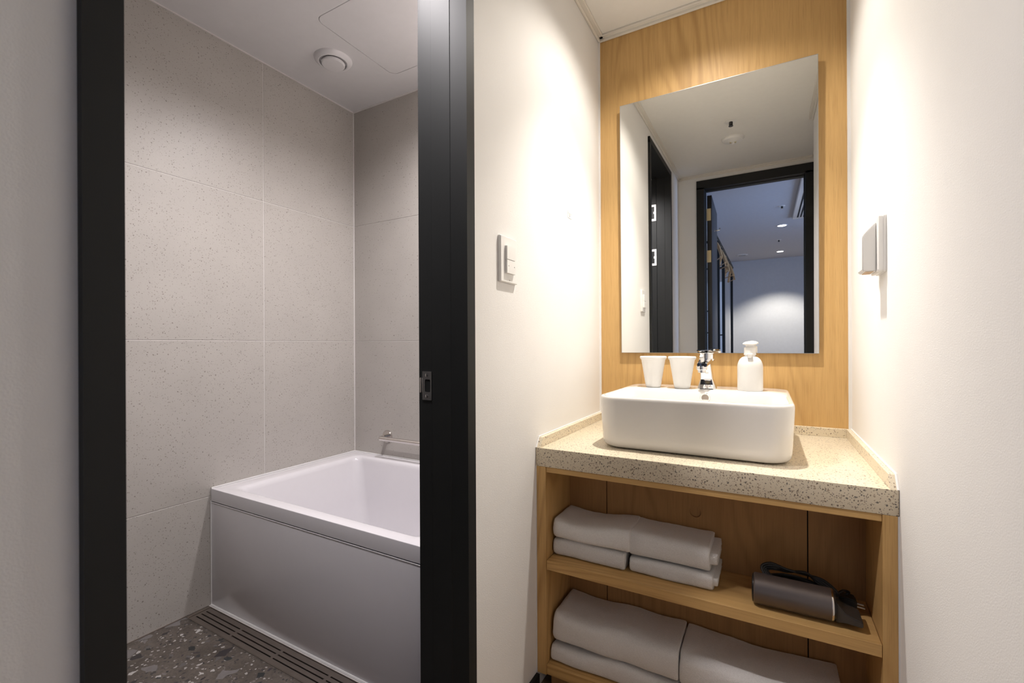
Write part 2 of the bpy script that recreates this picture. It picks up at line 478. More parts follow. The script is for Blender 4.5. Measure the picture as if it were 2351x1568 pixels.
# bathroom door frame
d1 = empty('door_1', (0, 0, 0), 'charcoal bathroom door frame standing in the left wall'); d1['kind'] = 'structure'
XF = -.622
def jamb_poly(y, s):     # s=+1: wall lies at larger y
    P = [(XF, y + (.0035 if s > 0 else 0)), (-.667, y - s * .001), (-.669, y - s * .002), (-.7262, y - s * .002), (-.7262, y + s * .012), (-.7296, y + s * .012), (-.7296, y + s * .002), (-.7640, y + s * .002), (-.7640, y + s * .020), (-.787, y + s * .020), (-.787, y + s * .045), (XI - .0, y + s * .045), (XI + .0, y + s * .031), (XL, y + s * .031), (XL, y + s * .036), (XF, y + s * .036)]
    return P
prism('jamb', jamb_poly(DY1, 1), ZFB, DZ + .012, M['frame'], d1)
prism('jamb', jamb_poly(DY0, -1), ZFB, DZ + .012, M['frame'], d1)
hp = [(XF, DZ), (-.7262, DZ - .002), (-.7262, DZ + .002), (-.729, DZ + .002), (-.73, DZ + .008), (-.787, DZ + .004), (-.787, DZ + .005), (XI, DZ + .02), (XL, DZ + .02), (XL, CT), (XF, CT)]
bm = loft([[(x, yy, z) for x, z in hp] for yy in (DY0 - .036, DY1 + .036)])
link('head_jamb', bm, M['frame'], d1)
box('threshold', XI - .01, XL, DY0 - .01, DY1 + .012, ZFB - .08, ZFB + .004, M['frame'], d1, .002)
# strike plate
sp = DY1 + .0018
bm = bmesh.new()
X0, X1, Z0, Z1 = -.7600, -.7302, -.138, -.066
hole = rrect(X0 + .0085, X1 - .004, Z0 + .020, Z1 - .020, 0, .003, 4)
pl = ring_plate(X0, X1, Z0, Z1, 0, .0016, hole)
for v in pl.verts: v.co = Vector((v.co.x, sp - v.co.z, v.co.y))
st = link('strike_plate', pl, M['steel'], d1)
box('latch_lip', X0 - .007, X0 + .001, sp - .003, sp, Z0 + .018, Z1 - .016, M['steel_pol'], st, .0008)
box('latch_hole', X0 + .007, X1 - .003, sp - .0004, sp + .0002, Z0 + .018, Z1 - .018, M['black'], st)
for zz in (Z0 + .010, Z1 - .009):
    link('screw', lathe([(.0042, -.0022), (.0042, -.003), (.0026, -.0034)], ((X0 + X1) / 2, sp, zz), 14, 'y'), M['steel_pol'], st, True)
# open leaf inside the bathroom, swung 90 degrees
lf = box('door_leaf', -1.46, -.792, .182, .218, ZFB + .01, DZ - .03, M['doorleaf'], d1, .0015)
for zz in (.97, .63, -.70):
    bm = bmesh.new()
    hx0, hx1, yy = -.7635, -.731, DY0 - .002
    for bb in ((hx0, hx1, yy - .0005, yy + .002, zz + .046, zz + .062), (hx0, hx1, yy - .0005, yy + .002, zz - .062, zz - .046), (hx1 - .014, hx1, yy - .0005, yy + .002, zz - .0459, zz + .0459), (hx1 - .020, hx1 - .0141, yy - .0005, yy + .002, zz - .008, zz + .008)):
        box_bm(*bb, bm=bm)
    link('hinge', bm, M['plastic'], lf)

# bedroom door frame (seen in the mirror)
d2 = empty('door_2', (0, 0, 0), 'charcoal bedroom door frame behind the viewer, seen in the mirror'); d2['kind'] = 'structure'
BX0, BX1 = -.438, .255
YF = YV + .013
def jp2(x, s):   # s=-1: wall on smaller x
    return [(x, YF), (x, YF - .05), (x - s * .006, YF - .054), (x - s * .006, YF - .105), (x + s * .012, YF - .105), (x + s * .012, YV - .135), (x + s * .05, YV - .135), (x + s * .05, YV - .12), (x + s * .012, YV - .12), (x + s * .012, YV), (x + s * .058, YV), (x + s * .058, YF)]
prism('jamb', jp2(BX0, -1), ZF, DZ, M['frame'], d2)
prism('jamb', jp2(BX1, 1), ZF, DZ, M['frame'], d2)
hp = [(YF, DZ - .012), (YF - .05, DZ - .012), (YF - .054, DZ - .018), (YF - .105, DZ - .018), (YF - .105, DZ), (YV - .135, DZ), (YV - .135, DZ + .04), (YV - .12, DZ + .04), (YV - .12, DZ + .01), (YV, DZ + .01), (YV, CT + .022), (YF, CT + .022)]
bm = loft([[(xx, y, z) for y, z in hp] for xx in (BX0 - .058, BX1 + .058)])
link('head_jamb', bm, M['frame'], d2)
# open leaf, turned a little past square into the bedroom
def rotz(o_list, piv, ang):
    m = Matrix.Translation(piv) @ Matrix.Rotation(ang, 4, 'Z') @ Matrix.Translation(-Vector(piv))
    for o in o_list: o.data.transform(m)
lf2 = box('door_leaf', -.432, -.396, -1.02, -.352, ZF + .01, DZ - .03, M['doorleaf'], d2, .0015)
lst = [lf2]
for zz in (1.04, .69, -.75):
    bm = bmesh.new(); box_bm(-.4325, -.403, -.352, -.3495, zz - .05, zz + .05, 0, 1, bm)
    box_bm(-.4375, -.431, -.355, -.3465, zz - .05, zz + .05, .001, 1, bm)
    hg = link('hinge', bm, M['brass'], lf2); lst.append(hg)
hk = link('coat_hook', tube_bm([(-.396, -.62, .955), (-.375, -.62, .955), (-.352, -.62, .957), (-.348, -.62, .975)], .0045, 8, lathe([(.013, 0), (.013, .003), (.006, .005)], (-.396, -.62, .955), 16, 'x')), M['chrome'], lf2, True)
lst.append(hk)
rotz(lst, (-.432, -.352, 0), R(-1.5))

# ------------------------------------------------------------------ bedroom shell
struct(box('floor', -1.2, 2.6, -5.6, YV - .05, ZF - .1, ZF, M['bedfloor']), 'bedroom wood floor')
struct(box('ceiling', -1.2, 2.6, -5.6, YV - .12, ZD, ZD + .1, M['bedceil']), 'bedroom ceiling seen in the mirror')
struct(boxes('wall_bedroom_far', [(-1.2, 2.6, -5.5, -5.32, ZF - .1, ZD + .1), (-1.2, -.575, -5.33, -5.15, ZF - .1, ZD + .1)], M['bedwall']), 'grey far wall of the bedroom washed by a downlight')
struct(box('wall_bedroom_left', -1.25, -1.1, -5.6, YV - .05, ZF - .1, ZD + .1, M['bedwall']), 'bedroom wall behind the clothes rack')
struct(boxes('wall_bedroom_right', [(2.6, 2.75, -5.5, -1.5, ZF - .1, ZD + .1), (2.6, 2.75, -.5, YB, ZF - .1, ZD + .1), (2.6, 2.75, -1.5, -.5, ZF - .1, -.4), (2.6, 2.75, -1.5, -.5, 1.1, ZD + .1)], M['bedwall']), 'bedroom wall with the window')
struct(box('window_1', 2.62, 2.64, -1.5, -.5, -.4, 1.1, M['plastic']), 'bedroom window blind')

# bedroom ceiling fittings
def fitting(name, loc, parts, label, cat, group=None):
    t = thing(name, loc, label, cat, group)
    for nm, bm, mat in parts: link(nm, bm, mat, t, True)
    return t
def downlight(loc, r, label, grp, glow):
    x, y, z = loc
    return fitting('ceiling_downlight', loc, [('trim_ring', lathe([(r * 1.3, 0), (r * 1.3, -.004), (r * 1.05, -.006), (r, -.001), (r, 0)], loc, 32), M['plastic']),
        ('lens', lathe([(r, -.0012), (r * .98, -.0022)], loc, 32), glow)], label, 'ceiling light', grp)
downlight((.168, -2.57, ZD), .045, 'glowing round bedroom downlight nearer to the doorway, in the mirror', 'bedroom downlights', M['glow'])
downlight((.194, -4.58, ZD), .045, 'glowing round bedroom downlight nearer to the far wall, in the mirror', 'bedroom downlights', M['glow'])
downlight((-.22, 1.50, ZC), .04, 'warm recessed downlight in the ceiling above the basin', 'recessed downlights', M['glow_warm'])
downlight((-.93, 1.33, ZB), .04, 'recessed downlight in the bathroom ceiling above the bathtub', 'recessed downlights', M['glow'])
downlight((-.95, .60, ZB), .04, 'recessed downlight in the bathroom ceiling away from the bathtub', 'recessed downlights', M['glow'])
def sprinkler(loc, label, s=1.0, grp='sprinkler heads'):
    fitting('sprinkler_head', loc, [('cover_plate', lathe([(.034 * s, 0), (.034 * s, -.002), (.02 * s, -.004)], loc, 24), M['plastic']),
        ('head', lathe([(.011 * s, -.003), (.011 * s, -.020 * s), (.007 * s, -.024 * s), (.013 * s, -.026 * s), (.013 * s, -.029 * s)], loc, 18), M['dark_glass'])], label, 'sprinkler', grp)
sprinkler((-.185, .70, ZC), 'small dark sprinkler head on the vestibule ceiling, above the detector in the mirror')
sprinkler((.143, -1.60, ZD), 'small dark sprinkler on the bluish bedroom ceiling, nearer to the doorway', .9)
sprinkler((.155, -3.54, ZD), 'small dark sprinkler on the bedroom ceiling between the two downlights', .9)
loc = (-.19, .43, ZC)
sd = fitting('heat_detector', loc, [('body', lathe([(.068, 0), (.068, -.008), (.060, -.018), (.034, -.024), (.018, -.030)], loc, 40), M['plastic'])], 'white round detector on the vestibule ceiling, reflected in the mirror', 'detector')
for k in range(3):
    a = R(120 * k + 20); x, y = loc[0] + .017 * math.cos(a), loc[1] + .017 * math.sin(a)
    link('sensor_slot', lathe([(.006, -.020), (.0055, -.034)], (x, y, ZC), 10), M['brass'], sd, True)
link('cap', lathe([(.012, -.028), (.012, -.038), (.006, -.041)], loc, 20), M['plastic'], sd, True)
loc = (-.345, -4.59, ZD)
fitting('ceiling_air_valve', loc, [('rim', lathe([(.085, 0), (.085, -.006), (.06, -.012), (.055, -.004)], loc, 32), M['plastic']), ('disc', lathe([(.05, -.004), (.05, -.018), (.04, -.02)], loc, 32), M['steel'])], 'round grey air valve on the bedroom ceiling near the far wall', 'vent', 'air valves')
ac = thing('air_conditioner', (.47, -1.4, ZD), 'white ceiling cassette air conditioner with long dark slots, in the mirror', 'air conditioner')
link('housing', box_bm(.254, .69, -2.18, -.60, ZD - .028, ZD, .008, 3), M['plastic'], ac, True)
for k in range(5):
    box('air_slot', .296 + .028 * k, .310 + .028 * k, -2.10, -.70, ZD - .0295, ZD - .026, M['black'], ac)
box('intake_grille', .45, .66, -2.10, -.70, ZD - .031, ZD - .027, M['plastic'], ac, .002)

# clothes rack with hangers
rk = thing('clothes_rack', (-.5, -2.3, ZF), 'black metal clothes rack with white panels beside the bedroom door leaf', 'clothes rack')
for yy in (-1.90, -2.65, -4.25):
    box('post', -.50, -.465, yy - .014, yy + .014, ZF, 1.10, M['frame'], rk, .002)
    box('post', -1.02, -.99, yy - .012, yy + .012, ZF, 1.10, M['frame'], rk, .002)
    box('rail_bracket', -.99, -.465, yy - .01, yy + .01, 1.085, 1.11, M['frame'], rk)
link('rail', tube_bm([(-.47, -1.50, 1.085), (-.47, -4.25, 1.085)], .016, 12), M['frame'], rk, True)
box('white_panel', -1.0, -.505, -2.02, -2.00, ZF + .05, .62, M['plastic'], rk, .002)
box('white_panel', -1.0, -.505, -2.78, -2.76, ZF + .05, .72, M['plastic'], rk, .002)
for yy, zz in ((-1.90, .05), (-2.65, .02), (-1.90, .30)):
    box('crossbar', -.99, -.50, yy - .008, yy + .008, zz - .008, zz + .008, M['frame'], rk)

hang_lab = ['first wooden hanger on the rack, closest to the bedroom door leaf', 'second wooden hanger on the rack, counted from the bedroom door leaf',
            'wooden hanger in the middle of the rack beside the black clip', 'wooden hanger on the rack, third from the far end',
            'wooden hanger on the rack, second from the far end', 'wooden hanger at the far end of the rack']
hang = None
for i, yy in enumerate((-1.66, -2.12, -2.38, -2.90, -3.40, -3.95)):
    if hang is None:
        hz0 = 1.085
        hang = thing('clothes_hanger', (-.47, yy, hz0), hang_lab[0], 'hanger', 'wooden hangers on the rack')
        pts = [(-.47, yy, hz0 - .055), (-.47, yy, hz0 - .032), (-.450, yy, hz0 - .014), (-.450, yy, hz0 + .006), (-.47, yy, hz0 + .0190), (-.489, yy, hz0 + .006)]
        link('hook', tube_bm(spline(pts, 4), .0024, 6), M['steel'], hang, True)
        for s in (-1, 1):
            link('shoulder', tube_bm([(-.47 - s * .002, yy, hz0 - .055), (-.47 + s * .08, yy, hz0 - .115), (-.47 + s * .19, yy, hz0 - .235)], [.014, .018, .014], 8), M['beech'], hang, True)
        link('bar', tube_bm([(-.655, yy, hz0 - .235), (-.285, yy, hz0 - .235)], .006, 8), M['beech'], hang, True)
        hang.rotation_euler = (0, 0, R(72))
    else:
        h = hang.copy(); COL.objects.link(h); h.location = (-.47, yy, 1.085); h['label'] = hang_lab[i]
        h.rotation_euler = (0, 0, R(random.uniform(66, 80)))
        for ch in hang.children:
            c = ch.copy(); COL.objects.link(c); c.parent = h

# ------------------------------------------------------------------ mirror
mr = thing('wall_mirror', (-.187, YB - .01, -.0346), 'large frameless rectangular mirror on the oak panel above the basin', 'mirror')
mx0, mx1, mz0, mz1, my = -.5347, .1588, -.0342, 1.0032, YB - .014
link('glass', box_bm(mx0, mx1, my, my + .005, mz0, mz1), M['mirror'], mr)
e = link('edge', ring_plate(mx0 - .0015, mx1 + .0015, mz0 - .0015, mz1 + .0015, 0, .0054, rrect(mx0, mx1, mz0, mz1, 0, .0003, 1)), M['steel'], mr)
e.data.transform(Matrix(((1, 0, 0, 0), (0, 0, 1, my - .0002), (0, 1, 0, 0), (0, 0, 0, 1))))
TM = Matrix.Translation((0, my, mz0)) @ Matrix.Rotation(R(.6), 4, 'X') @ Matrix.Translation((0, -my, -mz0))
for c_ in mr.children_recursive: c_.data.transform(TM)
box('mounting_board', mx0 + .02, mx1 - .02, my + .005, YB - .0005, mz0 + .02, mz1 - .02, M['steel'], mr)

# ------------------------------------------------------------------ vanity cabinet
CF = 1.2765; CB = 1.475
zt, zu = -.3229, -.3802
vc = thing('vanity_cabinet', ((XL + XR) / 2, CF, ZF), 'open honey oak vanity cabinet with towel shelves under the basin counter', 'cabinet')
box('side_panel', XL + .003, -.601, CF, CB + .02, -1.028, zu - .0005, M['oak'], vc, .0007, 1)
box('side_panel', .2225, XR - .003, CF, CB + .02, -1.028, zu - .0005, M['oak'], vc, .0007, 1)
box('top_rail', -.600, .222, CF + .003, CB, zu - .017, zu - .001, M['oak_h'], vc, .0007, 1)
box('shelf', -.5995, .2215, CF + .002, CB - .001, -.700, -.6715, M['oak_h'], vc, .0007, 1)
box('shelf', -.6005, .222, CF + .002, CB - .001, -1.026, -.995, M['oak_h'], vc, .0007, 1)
zz0, zz1 = -1.026, zu - .001
gx0, gx1 = -.4685, .0960
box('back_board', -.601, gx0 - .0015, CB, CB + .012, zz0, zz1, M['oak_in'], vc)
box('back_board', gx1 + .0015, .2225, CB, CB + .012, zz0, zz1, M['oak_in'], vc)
box('dark_backing', -.601, .2225, CB + .013, CB + .018, zz0, zz1, M['black'], vc)
hc = (-.1915, -.5120)
circ = [(hc[0] + .0165 * math.cos(2 * math.pi * i / 40), hc[1] + .0165 * math.sin(2 * math.pi * i / 40), 0) for i in range(40)]
bm = ring_plate(gx0 + .0015, gx1 - .0015, zz0, zz1, 0, .012, circ)
for v in bm.verts: v.co = Vector((v.co.x, CB + v.co.z, v.co.y))
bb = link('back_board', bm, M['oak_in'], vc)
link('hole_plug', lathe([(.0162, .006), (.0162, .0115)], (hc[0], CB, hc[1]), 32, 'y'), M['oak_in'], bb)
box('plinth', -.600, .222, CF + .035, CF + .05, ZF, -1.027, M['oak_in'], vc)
box('filler_strip', XL, XL + .003, CF - .001, CF + .02, -1.028, zu, M['silicone'], vc)
box('filler_strip', XR - .003, XR, CF - .001, CF + .02, -1.028, zu, M['silicone'], vc)

vt = thing('vanity_counter', ((XL + XR) / 2, CF, zu), 'beige speckled quartz counter with low upstands between the white walls', 'counter')
box('slab', XL + .0008, XR - .0008, CF, YB - .0005, zu, zt, M['quartz'], vt, .0009, 2)
zs = -.2933; th = .016
def upst(name, x0, x1):
    bm = loft([[(x, CF + .0015, zt + .0001), (x, YB - .001, zt + .0001), (x, YB - .001, zs), (x, CF + .021, zs)] for x in (x0, x1)])
    bmesh.ops.bevel(bm, geom=bm.edges[:], offset=.0006, segments=1, affect='EDGES')
    return link(name, bm, M['quartz'], vt)
upst('upstand', XL + .001, XL + th)
upst('upstand', XR - th, XR - .001)
box('upstand', XL + th, XR - th, YB - th, YB - .0008, zt + .0001, zs, M['quartz'], vt, .0006, 1)
link('sealant', tube_bm([(XL + .002, CF + .001, zt), (XL + .002, CF + .02, zs + .001), (XL + .002, YB - .002, zs + .001)], .0025, 6), M['silicone'], vt, True)
link('sealant', tube_bm([(XR - .002, CF + .001, zt), (XR - .002, CF + .02, zs + .001), (XR - .002, YB - .002, zs + .001)], .0025, 6), M['silicone'], vt, True)

# ------------------------------------------------------------------ basin
bx0, bx1, by0, by1 = -.4705, .0665, 1.364, 1.888
ztop = -.1614
ba = thing('vessel_basin', ((bx0 + bx1) / 2, (by0 + by1) / 2, zt), 'large white ceramic vessel basin with rounded corners on the quartz counter', 'basin')
def rr(inset, z, r, x0=bx0, x1=bx1, y0=by0, y1=by1): return rrect(x0 + inset, x1 - inset, y0 + inset, y1 - inset, z, r, 12)
rings = [rr(.030, zt + .003, .05), rr(.020, zt + .004, .055), rr(.013, zt + .008, .06), rr(.0085, zt + .015, .062), rr(.0065, zt + .028, .063),
         rr(.004, zt + .07, .066), rr(.0012, zt + .12, .068), rr(0, ztop - .012, .069), rr(.0005, ztop - .006, .069), rr(.0022, ztop - .002, .067), rr(.005, ztop, .064)]
ix0, ix1, iy0, iy1 = bx0 + .016, bx1 - .016, by0 + .016, 1.665
inner = [(-.0045, ztop, .06), (-.001, ztop - .002, .056), (0.001, ztop - .007, .054), (.006, ztop - .03, .052), (.014, ztop - .08, .05), (.028, ztop - .115, .045), (.05, ztop - .128, .035), (.12, ztop - .132, .02)]
for ins, z, r in inner: rings.append(rrect(ix0 + ins, ix1 - ins, iy0 + ins, iy1 - ins, z, r, 12))
link('bowl', loft(rings, False, True), M['ceramic'], ba, True, angle=50)
box('foot', bx0 + .05, bx1 - .05, by0 + .05, by1 - .05, zt + .0002, zt + .004, M['ceramic'], ba)
oy = 1.6605
link('overflow_ring', lathe([(.0165, .001), (.0165, -.003), (.0145, -.005), (.0115, -.005), (.0105, -.002)], (-.1825, oy + .002, ztop - .0215), 32, 'y'), M['chrome'], ba, True)
link('overflow_hole', lathe([(.0108, -.0015), (.0108, -.003)], (-.1825, oy + .002, ztop - .0215), 24, 'y'), M['steel_dark'], ba, True)
link('drain_cap', lathe([(.03, 0), (.03, .004), (.024, .007)], (-.2, 1.52, ztop - .132), 32), M['chrome'], ba, True)

# ------------------------------------------------------------------ faucet
fx, fy = -.187, 1.775
fc = thing('basin_faucet', (fx, fy, ztop), 'chrome single-lever basin faucet with a round spout end between cup and bottle', 'faucet')
def blk(cx, cy, hx, hy, z, r): return rrect(cx - hx, cx + hx, cy - hy, cy + hy, z, r, 4)
def col(z, hx, yf_, yb_, c):
    a = [(fx - hx + c, fy + yf_), (fx + hx - c, fy + yf_), (fx + hx, fy + yf_ + c), (fx + hx, fy + yb_), (fx - hx, fy + yb_), (fx - hx, fy + yf_ + c)]
    return [(x - .004 * (z - ztop) / .1, y, z) for x, y in a]
link('body', loft([col(ztop, .0300, -.034, .024, .008), col(ztop + .003, .0300, -.034, .024, .008), col(ztop + .016, .0262, -.0275, .023, .005), col(ztop + .034, .0205, -.0235, .021, .003), col(ztop + .101, .0160, -.0350, .012, .002)]), M['chrome'], fc, False)
hz = ztop + .100
link('cartridge_housing', lathe([(.0245, 0), (.0272, .002), (.0272, .006), (.0252, .008), (.0258, .028), (.024, .030)], (fx - .001, fy - .012, hz), 40), M['chrome'], fc, True, angle=30)
# spout: from the housing forward over the bowl
sy0, sy1 = fy - .012, fy - .118
sx = -.004
def sq(y, z, hx, hz_): return [(fx + sx * ((fy - y) / .11) + a * hx, y, z + b * hz_) for a, b in ((-1, -.7), (-.7, -1), (.7, -1), (1, -.7), (1, .7), (.7, 1), (-.7, 1), (-1, .7))]
link('spout', loft([sq(sy0, hz + .004, .022, .010), sq(fy - .05, hz - .001, .0185, .009), sq(fy - .09, hz - .006, .0165, .0078), sq(sy1, hz - .010, .0155, .0065)]), M['chrome'], fc, True, angle=30)
ax, ay, az = fx - .007, sy1 + .014, hz - .014
link('aerator', lathe([(.0165, -.000), (.0165, -.012), (.0155, -.0135), (.0125, -.014), (.0125, -.022), (.0105, -.023)], (ax, ay, az), 32), M['chrome'], fc, True, angle=30)
lv = loft([[(fx - .020, fy + .012, hz + .031), (fx + .019, fy + .012, hz + .031), (fx + .019, fy + .012, hz + .038), (fx - .020, fy + .012, hz + .038)],
           [(fx - .025, fy - .03, hz + .0315), (fx + .022, fy - .03, hz + .0315), (fx + .022, fy - .03, hz + .037), (fx - .025, fy - .03, hz + .037)],
           [(fx - .026, fy - .085, hz + .037), (fx + .014, fy - .085, hz + .037), (fx + .014, fy - .085, hz + .0405), (fx - .026, fy - .085, hz + .0405)]])
bmesh.ops.bevel(lv, geom=lv.edges[:], offset=.0012, segments=2, affect='EDGES')
link('lever', lv, M['chrome'], fc, True, angle=30)
e = link('emblem', lathe([(.0045, 0), (.0045, -.0008), (.0033, -.0008), (.0033, 0)], (0, 0, 0), 24, 'y', False, False), M['steel_dark'], fc, True)
e.data.transform(Matrix.Translation((fx + .001, fy - .0277, ztop + .058)) @ Matrix.Diagonal((1, 1, .42, 1)))

# ------------------------------------------------------------------ cups and bottle
def cup(loc, label):
    x, y, z = loc
    t = tag(link('tumbler', lathe([(.019, .0015), (.0245, 0), (.0272, .004), (.0292, .016), (.0365, .062), (.0435, .1035), (.0462, .1055), (.0482, .109), (.0484, .1125), (.047, .1155), (.0445, .116),
                             (.0425, .114), (.041, .109), (.0345, .062), (.027, .014), (.020, .006)], (0, 0, 0), 48), M['plastic_soft'], None, True, angle=60), label, 'cup', 'tumblers on the basin rim')
    t.location = loc
    return t
c1 = cup((-.3722, 1.745, ztop + .0005), 'white tapered plastic tumbler at the left end of the basin rim')
c2 = c1.copy(); COL.objects.link(c2); c2.location = (-.2685, 1.738, ztop + .0005); c2['label'] = 'white tapered plastic tumbler on the basin rim right beside the faucet'
bl = (-.050, 1.762, ztop + .0005)
bt = thing('soap_dispenser', bl, 'white round-shouldered pump bottle on the right of the basin rim', 'soap dispenser')
pr = [(.034, .001), (.0385, 0), (.0395, .004), (.0395, .080)]
for i in range(1, 9):
    a = R(90 * i / 8); pr.append((.0165 + .023 * math.cos(a) ** 1.1 if i < 8 else .0165, .080 + .037 * math.sin(a)))
pr += [(.0165, .1235)]
link('bottle', lathe(pr, bl, 48), M['plastic'], bt, True, angle=50)
link('collar', lathe([(.0190, .122), (.0190, .1265), (.0183, .127), (.0183, .1475), (.0175, .1485), (.0150, .149)], bl, 36), M['plastic'], bt, True)
link('pump_stem', lathe([(.0135, .149), (.0135, .156), (.0145, .1565)], bl, 30), M['plastic'], bt, True)
link('pump_head', lathe([(.0135, .156), (.021, .1580), (.0228, .1605), (.021, .1640), (.013, .1680), (.004, .1695)], bl, 40), M['plastic'], bt, True)
nz = loft([[(bl[0] + a * .0085, bl[1] - .014, bl[2] + z) for a, z in ((-1, .128), (1, .128), (.8, .118), (-.8, .118))],
           [(bl[0] + a * .0085, bl[1] - .038, bl[2] + z) for a, z in ((-1, .126), (1, .126), (.6, .112), (-.6, .112))]])
bmesh.ops.bevel(nz, geom=nz.edges[:], offset=.001, segments=2, affect='EDGES')
link('spout', nz, M['plastic'], bt, True)

# ------------------------------------------------------------------ towels
def towel(x0, x1, yf, yb, z0, z1, seed, label, group, sag=0.0, crown=.004, tilt=0.0, inner_out=.0, hem=False):
    """a towel folded into nested U layers, fold facing the viewer; one cloth mesh"""
    H = z1 - z0; D = yb - yf
    bm = bmesh.new()
    N = 46
    lay = 2
    t = H / (2 * lay)
    for L in range(lay):
        ro = H / 2 - t * L * .99          # outer half height of this layer
        ri = max(.0007, ro - t * .97)
        zc_ = (z0 + z1) / 2
        k = 14
        prof = []
        yfr = yf + t * L * .99
        bul = 1.0
        rr_ = min(ro, D * .45)
        # outer surface: back bottom -> front round -> back top, with squarish rounding
        for s in range(8): prof.append((yb - (D - (yfr - yf) - rr_) * s / 8 - 0, -ro))
        for i in range(k + 1):
            a = -math.pi / 2 - math.pi * i / k
            cx, sy = math.cos(a), math.sin(a)
            e = .62
            prof.append((yfr + rr_ + rr_ * math.copysign(abs(cx) ** e, cx), ro * math.copysign(abs(sy) ** e, sy)))
        for s in range(1, 9): prof.append((yfr + rr_ + (yb - yfr - rr_) * s / 8, ro))
        # inner surface back again
        rri = rr_ * ri / ro if ro > 0 else 0
        yfi = yfr + (ro - ri)
        for s in range(0, 9): prof.append((yb - (yb - yfi - rri) * s / 8, ri))
        for i in range(1, k):
            a = math.pi / 2 + math.pi * i / k
            prof.append((yfi + rri + rri * math.cos(a), ri * math.sin(a)))
        for s in range(0, 8): prof.append((yfi + rri + (yb - yfi - rri) * s / 8, -ri))
        rings = []
        nxs = [0, .0035, .009] + [.009 + (1 - .018) * q / (N - 1) for q in range(1, N - 1)] + [.991, .9965, 1.0]
        ext = inner_out if L == 1 else 0
        X0, X1 = x0 + (.004 if L else 0), x1 + ext - (0 if L == 0 else .003)
        for u in nxs:
            x = X0 + (X1 - X0) * u
            eshr = 1.0
            de = min(u, 1 - u) * (X1 - X0)
            if de < .006: eshr = 1 - .10 * (1 - de / .006) ** 2
            ring = []
            for (y, z) in prof:
                zz = zc_ + z * eshr
                fr = (zz - z0) / H
                yy = y + (1 - eshr) * .03 * (1 if y < yf + .03 else 0)
                n1 = noise.noise(Vector((x * 11 + seed, yy * 14, zz * 14)))
                n2 = noise.noise(Vector((x * 45 + seed * 2, yy * 50, zz * 50)))
                n3 = noise.noise(Vector((x * 6 + seed * 3, 0, 1.7)))
                dz = fr * (n3 * .008 + n1 * .004 + crown * math.sin(math.pi * u) - sag * math.sin(math.pi * u)) + n2 * .0009 * fr + tilt * fr * (u - .5)
                dy = (n1 * .004 + n2 * .0009 + n3 * .003) * (1 if y < yb - .05 else 0)
                ring.append((x + n1 * .0012 + noise.noise(Vector((seed, yy * 30, zz * 60))) * .0018, yy + dy, max(z0 + .0002 * (1 + 0), zz + dz) if z < 0 else zz + dz))
            rings.append(ring)
        loft(rings, True, True, True, bm)
    bmesh.ops.triangulate(bm, faces=[f for f in bm.faces if len(f.verts) > 4])
    o = link('folded_towel', bm, M['terry'], None, True, angle=80)
    return tag(o, label, 'towel', group)
gs, gb = 'hand towels on the middle shelf', 'bath towels on the lowest shelf'
s1 = -.6713
towel(-.5955, -.368, 1.318, 1.462, s1, -.6165, 1.3, 'small white terry towel at the bottom of the left stack, middle shelf', gs, crown=.001)
towel(-.592, -.352, 1.308, 1.458, -.6125, -.5500, 5.1, 'small white terry towel on top of the left stack, middle shelf', gs, sag=.010, crown=0, tilt=.004)
towel(-.3545, -.129, 1.328, 1.470, s1, -.6285, 9.7, 'small white terry towel at the bottom of the right stack, middle shelf', gs, crown=.001, inner_out=.014)
towel(-.358, -.137, 1.330, 1.462, -.6245, -.5540, 12.9, 'small white terry towel on top of the right stack, middle shelf', gs, sag=.005, crown=0, inner_out=.022)
s2 = -.9948
towel(-.596, -.218, 1.296, 1.462, s2, -.9420, 21.3, 'large white bath towel at the bottom of the left stack, lowest shelf', gb, crown=.001)
towel(-.590, -.216, 1.300, 1.465, -.9355, -.8440, 25.1, 'large white bath towel on top of the left stack, lowest shelf', gb, sag=.004, crown=0)
towel(-.212, .155, 1.304, 1.462, s2, -.9530, 31.7, 'large white bath towel at the bottom of the right stack, lowest shelf', gb, crown=.001)
towel(-.2125, .158, 1.306, 1.465, -.9465, -.8510, 35.2, 'large white bath towel on top of the right stack, lowest shelf', gb, sag=.004, crown=0)

# ------------------------------------------------------------------ hair dryer
dr_r = .0372
dl = (.052, 1.334, s1 + dr_r + .0006)
hd = thing('hair_dryer', (dl[0], dl[1], s1), 'dark bronze cylindrical folding hair dryer on the middle shelf', 'hair dryer')
x0d, x1d = -.0315, .1370
dl0 = (0, dl[1], dl[2])
link('barrel', lathe([(dr_r * .93, x0d), (dr_r, x0d + .003), (dr_r * 1.005, (x0d + x1d) / 2), (dr_r * .985, x1d - .004)], dl0, 56, 'x'), M['dryer'], hd, True)
link('trim_ring', lathe([(dr_r * .985, x1d - .004), (dr_r * .99, x1d - .002), (dr_r * .965, x1d)], dl0, 56, 'x'), M['steel_pol'], hd, True)
link('intake_cap', lathe([(dr_r * .93, x0d), (dr_r * .90, x0d - .003), (dr_r * .6, x0d - .005)], dl0, 48, 'x'), M['dryer_end'], hd, True)
link('outlet_cap', lathe([(dr_r * .965, x1d), (dr_r * .90, x1d + .004), (dr_r * .5, x1d + .005)], dl0, 48, 'x'), M['dryer_end'], hd, True)
nzl = loft([[(x1d + .004, dl[1] + a * .026, dl[2] - .004 + b * .024) for a, b in ((-1, -1), (1, -1), (1, 1), (-1, 1))],
            [(x1d + .022, dl[1] + a * .030, dl[2] - .012 + b * .011) for a, b in ((-1, -1), (1, -1), (1, 1), (-1, 1))],
            [(x1d + .055, dl[1] + a * .032, dl[2] - .018 + b * .0065) for a, b in ((-1, -1), (1, -1), (1, 1), (-1, 1))]])
